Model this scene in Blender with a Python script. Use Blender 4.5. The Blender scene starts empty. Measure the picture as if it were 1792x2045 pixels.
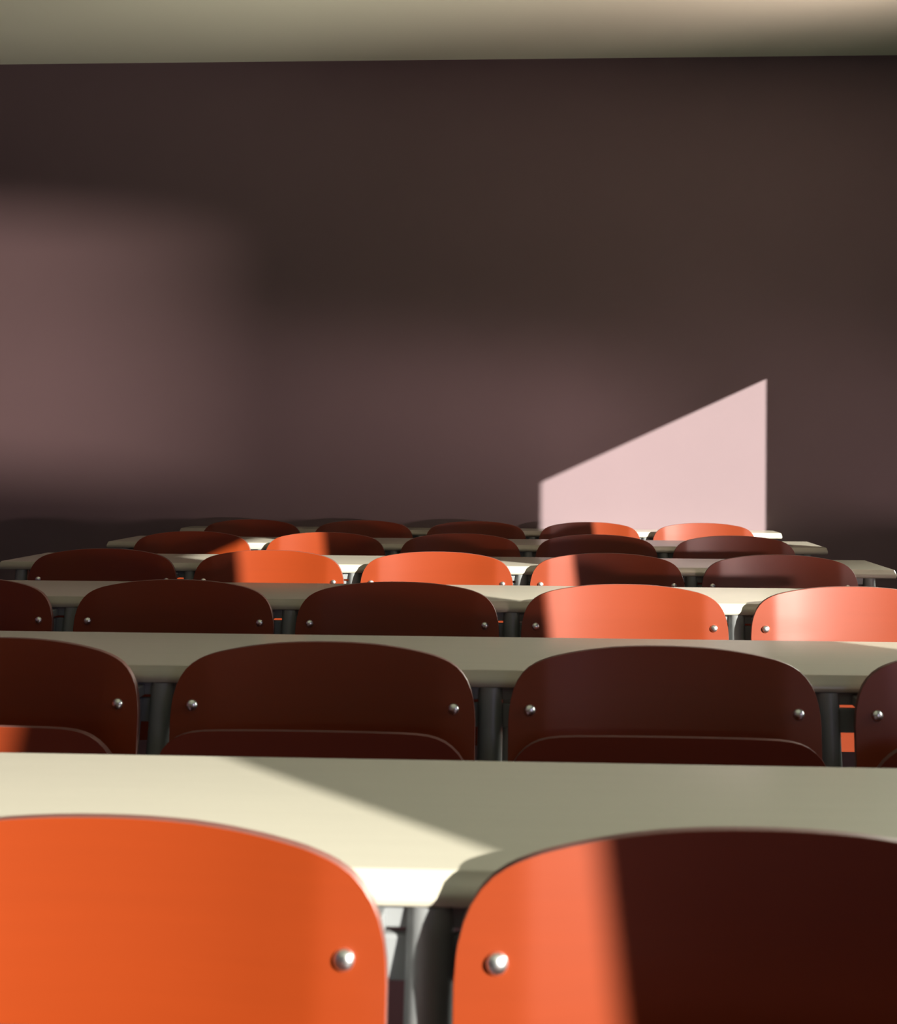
import bpy, bmesh, math, random
from mathutils import Vector, Matrix
random.seed(4)
S = bpy.context.scene
C = S.collection

# ------------------------------------------------------------------ camera
f, cx, cy = 2225.7, 1008.15, 909.5
YAW, ROLL, PITCH = .0444, -.0056, .0035
CAM = Vector((.378, .0104, 1.1024))
def rot():
    c, s = math.cos(YAW), math.sin(YAW);     A = Matrix(((c, s, 0), (-s, c, 0), (0, 0, 1)))
    c, s = math.cos(PITCH), math.sin(PITCH); B = Matrix(((1, 0, 0), (0, c, s), (0, -s, c)))
    c, s = math.cos(ROLL), math.sin(ROLL);   D = Matrix(((c, 0, -s), (0, 1, 0), (s, 0, c)))
    return D @ B @ A
R = rot()
right, fwd, up = R[0], R[1], R[2]
cam_d = bpy.data.cameras.new('camera')
cam = bpy.data.objects.new('camera', cam_d); C.objects.link(cam)
cam.matrix_world = Matrix(((right[0], up[0], -fwd[0], CAM[0]), (right[1], up[1], -fwd[1], CAM[1]),
                           (right[2], up[2], -fwd[2], CAM[2]), (0, 0, 0, 1)))
cam_d.sensor_fit = 'HORIZONTAL'; cam_d.sensor_width = 36
cam_d.lens = f / 1792 * 36
cam_d.shift_x = (896 - cx) / 1792
cam_d.shift_y = (cy - 1022.5) / 1792
cam_d.clip_start = .02
cam_d.dof.use_dof = True
cam_d.dof.focus_distance = 3.2
cam_d.dof.aperture_fstop = 9
S.camera = cam

# ------------------------------------------------------------------ light
S.view_settings.view_transform = 'Standard'
S.view_settings.look = 'None'
S.view_settings.gamma = 1
S.view_settings.exposure = 0
S.view_settings.use_curve_mapping = False

W = 2.68            # inner face of the window wall
BACK = 5.66         # back wall
CEIL = 3.135
SUN_DIR = Vector((-1.11, 1, -.518)).normalized()
def sun(name, d, energy, color, angle):
    l = bpy.data.lights.new(name, 'SUN'); l.energy = energy; l.color = color; l.angle = math.radians(angle)
    o = bpy.data.objects.new(name, l); C.objects.link(o)
    o.rotation_euler = Vector(d).to_track_quat('-Z', 'Y').to_euler(); o.location = (6, -3, 5)
    return o
sun('sun', SUN_DIR, 20, (1, .95, .86), .5)
# added second sun, no known source: soft glow on the back wall's left side
sun('left_wall_fill', (-3.9, 1, .18), 8.8, (1, .76, .66), 4.5)

sun('ceiling_fill', (-1, .12, .40), 4.5, (1, .80, .72), 24)   # invented source, added to brighten the left of the ceiling

# window openings (y near, y far, sill, head): the clear opening
WIN = [(-2.344, -1.12, .80, 2.455), (.566, 1.605, .80, 2.455), (3.474, 4.543, .80, 2.118)]
for i, (y0, y1, z0, z1) in enumerate(WIN):
    l = bpy.data.lights.new('window_daylight', 'AREA'); l.shape = 'RECTANGLE'
    l.size = y1 - y0; l.size_y = z1 - z0; l.energy = (24, 38, 46)[i]; l.color = ((.78, .66, 1), (.97, 1, .86), (.97, 1, .86))[i]
    l.spread = math.radians((150, 90, 70)[i])
    o = bpy.data.objects.new('window_daylight', l); C.objects.link(o)
    o.location = (W + .14, (y0 + y1) / 2, (z0 + z1) / 2)
    o.rotation_euler = Vector(((-1, 0, -.25), (-1, -.6, -.5), (-1, -1.1, -.3))[i]).to_track_quat('-Z', 'Z').to_euler()
UPLIGHT = [(0, .9, .5, 8, (-1, -.1, .66), 75), (1, .9, .5, 8, (-1, -.3, .66), 75), (2, .9, .5, 17, (-1, -.02, .80), 62), (2, 1.55, .3, 27, (-1, .0, 1.9), 70)]
for i, zc, off, en, dr, spr in UPLIGHT:         # added fill lamps aimed up through the windows to brighten the ceiling
    y0, y1 = WIN[i][:2]
    l = bpy.data.lights.new('ceiling_uplight', 'AREA'); l.shape = 'RECTANGLE'
    l.size = y1 - y0; l.size_y = .9; l.energy = en; l.color = (1, .94, .80) if i < 2 else (1, .64, .62)
    l.spread = math.radians(spr)
    o = bpy.data.objects.new('ceiling_uplight', l); C.objects.link(o)
    o.location = (W + off, (y0 + y1) / 2, zc)
    o.rotation_euler = Vector(dr).to_track_quat('-Z', 'Z').to_euler()
# added spot lamps low outside the windows, filling the glow on the lower wall
for en, loc, aim, sy in ((880, (3.3, .25, .78), (0, 5.66, .90), .27), (75, (3.05, 3.15, .79), (1.6, 5.66, 1.0), .6)):
    l = bpy.data.lights.new('lower_wall_fill', 'SPOT'); l.energy = en; l.color = (1, .72, .68)
    l.spot_size = math.radians(64); l.spot_blend = 1; l.shadow_soft_size = .13 if en > 100 else .05
    o = bpy.data.objects.new('lower_wall_fill', l); C.objects.link(o)
    o.location = loc; o.scale = (1, sy, 1)
    o.rotation_euler = (Vector(aim) - Vector(loc)).to_track_quat('-Z', 'Y').to_euler()
w = bpy.data.worlds.new('sky'); S.world = w; w.use_nodes = True
w.node_tree.nodes['Background'].inputs[0].default_value = (.55, .68, .9, 1)
w.node_tree.nodes['Background'].inputs[1].default_value = .3

# ------------------------------------------------------------------ materials
def mat(name, col, rough=.5, metal=0, spec=.5, noise=None, bump=None, coat=0, coat_rough=.1):
    m = bpy.data.materials.new(name); m.use_nodes = True
    nt = m.node_tree; b = nt.nodes['Principled BSDF']
    b.inputs['Base Color'].default_value = (*col, 1)
    b.inputs['Roughness'].default_value = rough
    b.inputs['Metallic'].default_value = metal
    b.inputs['Specular IOR Level'].default_value = spec
    b.inputs['Coat Weight'].default_value = coat
    b.inputs['Coat Roughness'].default_value = coat_rough
    tc = nt.nodes.new('ShaderNodeTexCoord')
    def tex(scale3, sc, detail):
        mp = nt.nodes.new('ShaderNodeMapping'); mp.inputs['Scale'].default_value = scale3
        nt.links.new(tc.outputs['Object'], mp.inputs['Vector'])
        n = nt.nodes.new('ShaderNodeTexNoise'); n.inputs['Scale'].default_value = sc; n.inputs['Detail'].default_value = detail
        nt.links.new(mp.outputs[0], n.inputs['Vector']); return n
    if noise:                                   # (scale3, scale, amount)
        n = tex(noise[0], noise[1], 6)
        r = nt.nodes.new('ShaderNodeMapRange'); r.inputs['To Min'].default_value = 1 - noise[2]; r.inputs['To Max'].default_value = 1 + noise[2]
        nt.links.new(n.outputs[0], r.inputs[0])
        v = nt.nodes.new('ShaderNodeVectorMath'); v.operation = 'SCALE'; v.inputs[0].default_value = col
        nt.links.new(r.outputs[0], v.inputs['Scale']); nt.links.new(v.outputs[0], b.inputs['Base Color'])
    if bump:                                    # (scale3, scale, strength, distance)
        n = tex(bump[0], bump[1], 4)
        bp = nt.nodes.new('ShaderNodeBump'); bp.inputs['Strength'].default_value = bump[2]; bp.inputs['Distance'].default_value = bump[3]
        nt.links.new(n.outputs[0], bp.inputs['Height']); nt.links.new(bp.outputs[0], b.inputs['Normal'])
    return m
M = {}
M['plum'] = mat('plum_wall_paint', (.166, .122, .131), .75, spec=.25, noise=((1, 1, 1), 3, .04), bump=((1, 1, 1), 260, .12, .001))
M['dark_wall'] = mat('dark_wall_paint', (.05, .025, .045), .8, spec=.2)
M['ceil'] = mat('cream_ceiling_paint', (.71, .85, .64), .9, spec=.2, noise=((1, 1, 1), 1.5, .03), bump=((1, 1, 1), 200, .08, .001))
M['floor'] = mat('linoleum', (.06, .035, .05), .4, noise=((1, 1, 1), 8, .1))
M['desk'] = mat('cream_laminate', (.37, .352, .285), .26, noise=((1, 12, 12), 6, .03), bump=((1, 20, 20), 30, .05, .0005))
M['orange'] = mat('orange_laminate', (.17, .0225, .0022), .37, spec=.68, noise=((1, 1, 14), 5, .05), bump=((1, 1, 10), 26, .06, .0006))
M['seat'] = mat('orange_underside', (.15, .020, .003), .6, spec=.3, noise=((1, 1, 14), 5, .05))
M['ply'] = mat('plywood_edge', (.12, .047, .038), .5, noise=((2, 2, 120), 4, .2))
M['chrome'] = mat('polished_steel', (.86, .88, .87), .30, metal=1)
M['steel'] = mat('grey_painted_steel', (.18, .19, .19), .38, spec=.5)
M['frame'] = mat('window_frame_paint', (.5, .5, .5), .5)
M['blind'] = mat('blind_fabric', (.45, .42, .36), .9)

# ------------------------------------------------------------------ helpers
def link(name, bm, mats, parent=None, smooth=False):
    bmesh.ops.recalc_face_normals(bm, faces=bm.faces)
    me = bpy.data.meshes.new(name); bm.to_mesh(me); bm.free()
    for m in (mats if isinstance(mats, (list, tuple)) else [mats]): me.materials.append(m)
    if smooth: me.shade_smooth()
    o = bpy.data.objects.new(name, me); C.objects.link(o)
    if parent: o.parent = parent
    return o
def add_box(bm, x0, x1, y0, y1, z0, z1, bev=0):
    v = [bm.verts.new((x, y, z)) for z in (z0, z1) for y in (y0, y1) for x in (x0, x1)]
    fs = [bm.faces.new([v[i] for i in q]) for q in ((0, 2, 3, 1), (4, 5, 7, 6), (0, 1, 5, 4), (2, 6, 7, 3), (0, 4, 6, 2), (1, 3, 7, 5))]
    if bev:
        es = list({e for fc in fs for e in fc.edges})
        bmesh.ops.bevel(bm, geom=es, offset=bev, segments=3, profile=.5, affect='EDGES')
def struct(name, bm, m, parent=None):
    o = link(name, bm, m, parent)
    if not parent: o['kind'] = 'structure'
    return o
def thing(name, label, cat, loc=(0, 0, 0), group=None):
    o = bpy.data.objects.new(name, None); C.objects.link(o); o.location = loc
    o.empty_display_size = .1
    o['label'] = label; o['category'] = cat
    if group: o['group'] = group
    return o
def sharpen(o, deg=35):
    me = o.data; me.shade_smooth()
    me.set_sharp_from_angle(angle=math.radians(deg))

# ------------------------------------------------------------------ room
LEFT, FRONT, T = -3.3, -3.2, .06
bm = bmesh.new(); add_box(bm, LEFT - .1, W + T, FRONT - .1, BACK + .12, -.1, 0); struct('floor', bm, M['floor'])
bm = bmesh.new(); add_box(bm, LEFT - .1, W + T, FRONT - .1, BACK + .12, CEIL, CEIL + .1); struct('ceiling', bm, M['ceil'])
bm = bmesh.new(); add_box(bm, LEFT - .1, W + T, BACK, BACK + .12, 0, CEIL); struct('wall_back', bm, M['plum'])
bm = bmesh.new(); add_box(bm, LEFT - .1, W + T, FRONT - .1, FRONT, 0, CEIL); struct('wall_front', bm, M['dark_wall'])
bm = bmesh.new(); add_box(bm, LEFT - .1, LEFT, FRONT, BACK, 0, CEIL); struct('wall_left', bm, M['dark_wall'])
bm = bmesh.new()
fr = .05; HEAD = 2.455
ys = [FRONT] + [v for q in WIN for v in (q[0] - fr, q[1] + fr)] + [BACK]
for i in range(0, len(ys), 2): add_box(bm, W, W + T, ys[i], ys[i + 1], 0, CEIL)
for q in WIN:
    add_box(bm, W, W + T, q[0] - fr, q[1] + fr, 0, q[2] - fr)
    add_box(bm, W, W + T, q[0] - fr, q[1] + fr, HEAD + fr, CEIL)
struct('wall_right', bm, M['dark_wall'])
for i, q in enumerate(WIN):
    y0, y1, z0 = q[:3]
    bm = bmesh.new()
    add_box(bm, W, W + T, y0 - fr, y0, z0 - fr, HEAD + fr); add_box(bm, W, W + T, y1, y1 + fr, z0 - fr, HEAD + fr)
    add_box(bm, W, W + T, y0, y1, z0 - fr, z0); add_box(bm, W, W + T, y0, y1, HEAD, HEAD + fr)
    wf = struct('window_%d' % (i + 1), bm, M['frame'])
    if q[3] < HEAD:
        bm = bmesh.new(); add_box(bm, W + .045, W + .058, y0, y1, q[3], HEAD); link('roller_blind', bm, M['blind'], wf)

# ------------------------------------------------------------------ tip-up seat
TOP = [(0, 0), (.02, .0001), (.04, .0005), (.06, .0013), (.08, .0024), (.10, .0042), (.115, .0058), (.13, .0078), (.14, .0092), (.15, .0108), (.16, .0126), (.17, .0146), (.178, .0164), (.185, .0184), (.191, .0204), (.198, .0230), (.206, .0268),
       (.217, .0338), (.2265, .043), (.2345, .0545), (.2405, .068), (.245, .085), (.2475, .102), (.2485, .118)]
def mirror_profile(p): return [(-x, d) for x, d in reversed(p[1:])] + p
def sheet(name, prof, top, bottom, rows, pos, thick, parent, mats, low=None, bev=.0016):
    """curved board: columns across x, rows up; pos(x, h) gives the y of the front face"""
    prof = mirror_profile(prof); bm = bmesh.new()
    n = len(prof); F = []; B = []
    for x, d in prof:
        t = top - d; b = bottom + (low(d) if low else 0)
        cf, cb = [], []
        for r in range(rows + 1):
            h = b + (t - b) * r / rows; y = pos(x, h)
            cf.append(bm.verts.new((x, y, h))); cb.append(bm.verts.new((x, y + thick, h)))
        F.append(cf); B.append(cb)
    for i in range(n - 1):
        for r in range(rows):
            bm.faces.new((F[i][r], F[i + 1][r], F[i + 1][r + 1], F[i][r + 1]))
            bm.faces.new((B[i][r], B[i][r + 1], B[i + 1][r + 1], B[i + 1][r]))
        for r in (0, rows):
            bm.faces.new((F[i][r], F[i + 1][r], B[i + 1][r], B[i][r])).material_index = 1
    for i in (0, n - 1):
        for r in range(rows):
            bm.faces.new((F[i][r], F[i][r + 1], B[i][r + 1], B[i][r])).material_index = 1
    o = link(name, bm, mats, parent); sharpen(o, 40)
    md = o.modifiers.new('bevel', 'BEVEL'); md.width = bev; md.segments = 2; md.limit_method = 'ANGLE'; md.angle_limit = math.radians(50)
    return o
REC = math.tan(math.radians(7))
def _slope(u): return .155 * (u / .14) ** 1.15 if u < .14 else .155 if u < .182 else .155 - .135 * (u - .182) / .018 if u < .200 else .02
_Y = [0]
for _i in range(260): _Y.append(_Y[-1] + _slope((_i + .5) / 1000) / 1000)
def dish(x):
    u = min(abs(x), .2595) * 1000; i = int(u); return _Y[213] - (_Y[i] + (_Y[i + 1] - _Y[i]) * (u - i) if i < 259 else _Y[259])
def back_y(x, h): return dish(x) + (h - .70) * REC
def seat_y(x, h):
    s = (h - .42) / .26
    return -.030 - .062 * s - .012 * s * s + .010 * (1 - (x / .25) ** 2)
SEAT = [(0, 0), (.05, 0), (.10, .0001), (.14, .0004), (.165, .0012), (.183, .0032), (.197, .0068), (.209, .0125), (.2195, .0205), (.229, .031),
        (.237, .044), (.2435, .060), (.2485, .080), (.2515, .104), (.253, .13)]
def make_seat():
    t = thing('tip_up_seat', '', 'chair')
    b = sheet('backrest', TOP, .80, .435, 14, back_y, .011, t, [M['orange'], M['ply']], low=lambda d: .75 * d)
    s = sheet('seat', SEAT, .683, .415, 12, lambda x, h: seat_y(x, h), .013, t, [M['seat'], M['ply']], low=lambda d: .25 * d)
    for k in (-1, 1):
        bm = bmesh.new(); r = .0092; x0 = k * .2133; n = 20
        nrm = Vector((-k * .21, -1, .17)).normalized()
        q = nrm.to_track_quat('Z', 'Y')
        rings = []
        for j, (rr, zz) in enumerate([(1, -.1), (1, .06), (.96, .2), (.86, .36), (.70, .50), (.48, .61), (.24, .68)]):
            rings.append([bm.verts.new(Vector((x0, back_y(x0, .70), .70)) + q @ Vector((rr * r * math.cos(a), rr * r * math.sin(a), zz * r)))
                          for a in (2 * math.pi * i / n for i in range(n))])
        for a, c in zip(rings, rings[1:]):
            for i in range(n): bm.faces.new((a[i], a[(i + 1) % n], c[(i + 1) % n], c[i]))
        bm.faces.new(rings[-1]); bm.faces.new(rings[0])
        o = link('bolt', bm, M['chrome'], t, True)
        o['label'] = 'domed polished steel bolt head'
        # steel arm behind the board, from the rail up to the bolt
        bm = bmesh.new(); xa, xb = k * .215, k * .2375
        pts = [(.395, .004, .022), (.56, .004, .026), (.64, .004, .030), (.697, .004, .034), (.699, .006, .030)]
        vs = []
        for h, o0, wd in pts:
            y = back_y(.22, h) + .0125; vs.append([bm.verts.new((x, yy, h)) for x, yy in ((xa, y), (xb, y), (xb, y + wd), (xa, y + wd))])
        for a, c in zip(vs, vs[1:]):
            for i in range(4): bm.faces.new((a[i], a[(i + 1) % 4], c[(i + 1) % 4], c[i]))
        bm.faces.new(vs[0]); bm.faces.new(vs[-1])
        link('bracket', bm, M['steel'], t)
        y = back_y(.22, .71) + .0115
        bm = bmesh.new(); add_box(bm, min(k * .205, k * .240), max(k * .205, k * .240), y, .0518, .7045, .722, .002)
        link('mounting_lug', bm, M['steel'], t)
    for k in (-1, 1):
        bm = bmesh.new(); add_box(bm, min(k * .20, k * .235), max(k * .20, k * .235), -.045, .06, .385, .425, .004)
        link('hinge', bm, M['steel'], t)
    return t
def dup(root, loc, label, group=None):
    r = root.copy(); C.objects.link(r); r.location = loc; r['label'] = label
    if group: r['group'] = group
    for ch in list(root.children):
        c = ch.copy(); C.objects.link(c); c.parent = r
    return r

# ------------------------------------------------------------------ long desks
XL, XR = -1.4708, 1.480
def rounded(pts_r, seg=6):
    """polygon with a radius at each corner -> list of points"""
    out = []; n = len(pts_r)
    for i, (x, y, r) in enumerate(pts_r):
        p = Vector((x, y)); a = Vector(pts_r[i - 1][:2]); b = Vector(pts_r[(i + 1) % n][:2])
        if r == 0: out.append(p); continue
        u, v = (a - p).normalized(), (b - p).normalized()
        ang = u.angle(v); d = r / math.tan(ang / 2); c = p + (u + v).normalized() * (r / math.sin(ang / 2))
        p0, p1 = p + u * d, p + v * d
        a0 = math.atan2(*(p0 - c).yx); a1 = math.atan2(*(p1 - c).yx); da = (a1 - a0 + math.pi) % (2 * math.pi) - math.pi
        out += [c + Vector((math.cos(a0 + da * k / seg), math.sin(a0 + da * k / seg))) * r for k in range(seg + 1)]
    return out
def make_desk(k, depth, label):
    t = thing('long_desk', label, 'desk', (0, k * .9, 0), 'long cream desks one behind the other')
    y0, y1 = .037, .037 + depth
    prof = rounded([(y0 + .020, .753, .006), (y0, .736, .010), (y0 + .004, .7265, .004), (y1, .7265, .004), (y1, .753, .004)])
    bm = bmesh.new(); rings = []
    for x, ins in ((XL, .005), (XL + .0015, .002), (XL + .005, 0), (XR - .005, 0), (XR - .0015, .002), (XR, .005)):
        cyy, czz = (y0 + y1) / 2, .739
        rings.append([bm.verts.new((x, cyy + (p.x - cyy) * (1 - ins / (depth / 2)), czz + (p.y - czz) * (1 - ins / .013))) for p in prof])
    for a, c in zip(rings, rings[1:]):
        for i in range(len(prof)): bm.faces.new((a[i], a[(i + 1) % len(prof)], c[(i + 1) % len(prof)], c[i]))
    bm.faces.new(rings[0]); bm.faces.new(rings[-1])
    o = link('desktop', bm, M['desk'], t); sharpen(o, 30)
    # rails under the board
    bm = bmesh.new(); add_box(bm, XL + .10, XR - .10, .052, .064, .7045, .7265, .002); link('upper_rail', bm, M['steel'], t)
    bm = bmesh.new(); add_box(bm, XL + .10, XR - .10, .052, .064, .659, .699, .003); link('lower_rail', bm, M['steel'], t)
    xs = [-1.375 - .02] + [-.825, -.275, .275, .825] + [1.375 + .02]
    for x in xs:
        bm = bmesh.new(); n = 24; r = .0205
        q = [(Vector((x, .0595, .7265))), (Vector((x, .0595 - .7265 * .205, .0)))]
        rings = [[bm.verts.new(p + Vector((r * math.cos(2 * math.pi * i / n), r * math.sin(2 * math.pi * i / n), 0))) for i in range(n)] for p in q]
        for i in range(n): bm.faces.new((rings[0][i], rings[0][(i + 1) % n], rings[1][(i + 1) % n], rings[1][i]))
        bm.faces.new(rings[0]); bm.faces.new(rings[1])
        lg = link('leg', bm, M['steel'], t); sharpen(lg, 40)
        bm = bmesh.new(); add_box(bm, x - .04, x + .04, -.18, .04, 0, .012, .003); link('foot_plate', bm, M['steel'], lg)
    return t
ROWS = ['front', 'second', 'third', 'fourth', 'fifth', 'last']
DL = ['nearest long cream desk, sun and shade meeting on its top, behind two large orange chairs',
      'second long cream desk, all in shade, behind the second row of chairs',
      'third long cream desk, right half sunlit, running across the full picture',
      'fourth long cream desk whose right end nearly reaches the right edge of the picture',
      'fifth long cream desk with a sunlit right end, one before the last desk',
      'shortest looking cream desk, pushed up against the plum back wall']
for k in range(1, 7):
    make_desk(k, .366 if k < 6 else BACK - 5.4 - .039, DL[k - 1])

PLACE = ['leftmost chair', 'second chair from the left', 'middle chair', 'second chair from the right', 'rightmost chair']
LOOK = {(1, 0): 'far left of the front row, beyond the picture', (1, 1): 'left of the fully sunlit chair in the front row, beyond the picture',
        (1, 2): 'large bright orange chair in full sun at lower left, in the front row',
        (1, 3): 'large chair at lower right of the front row, left third sunlit and the rest dark',
        (1, 4): 'rightmost chair of the front row, beyond the picture',
        (2, 0): 'leftmost chair of the second row, beyond the picture',
        (2, 1): 'dark second row chair cut by the left edge, a sliver of its seat glowing orange',
        (2, 2): 'large dark shaded chair left of centre in the second row, seat tipped up',
        (2, 3): 'large dark shaded chair right of centre in the second row, seat tipped up',
        (2, 4): 'dark shaded chair cut by the right edge in the second row',
        (3, 0): 'dark chair cut by the left edge, third row, only its right end showing',
        (3, 1): 'dark shaded chair second from the left in the third row',
        (3, 2): 'dark shaded middle chair of the third row',
        (3, 3): 'orange chair in the third row, sunlit but for its left end',
        (3, 4): 'glossy orange fully sunlit chair at the right edge, third row',
        (4, 0): 'dark shaded leftmost chair of the fourth row',
        (4, 1): 'fourth row chair, left third dark and right two thirds sunlit orange',
        (4, 2): 'bright orange fully sunlit middle chair of the fourth row',
        (4, 3): 'fourth row chair, left third sunlit and right part dark',
        (4, 4): 'dark rightmost chair of the fourth row with a bluish sheen',
        (5, 0): 'leftmost chair of the fifth row, dark with a sunlit lower right corner',
        (5, 1): 'fifth row chair, second from left, left half sunlit and right half dark',
        (5, 2): 'dark middle chair of the fifth row',
        (5, 3): 'dark chair second from the right in the fifth row',
        (5, 4): 'dark rightmost chair of the fifth row',
        (6, 0): 'dark leftmost chair of the last row by the back wall',
        (6, 1): 'dark chair second from the left in the last row by the back wall',
        (6, 2): 'dark middle chair of the last row by the back wall',
        (6, 3): 'last row chair second from the right, left end dark and right part sunlit',
        (6, 4): 'fully sunlit rightmost chair of the last row by the back wall'}
proto = make_seat(); used = False
SHIFT = {1: -.002, 2: .005, 3: -.001}
for k in range(1, 7):
    for n in range(5):
        loc = ((n - 2) * .55 + SHIFT.get(k, 0), k * .9, 0)
        g = 'tip-up chairs in the %s row' % ROWS[k - 1]
        if not used: proto.location = loc; proto['label'] = LOOK[(k, n)]; proto['group'] = g; used = True
        else: dup(proto, loc, LOOK[(k, n)], g)
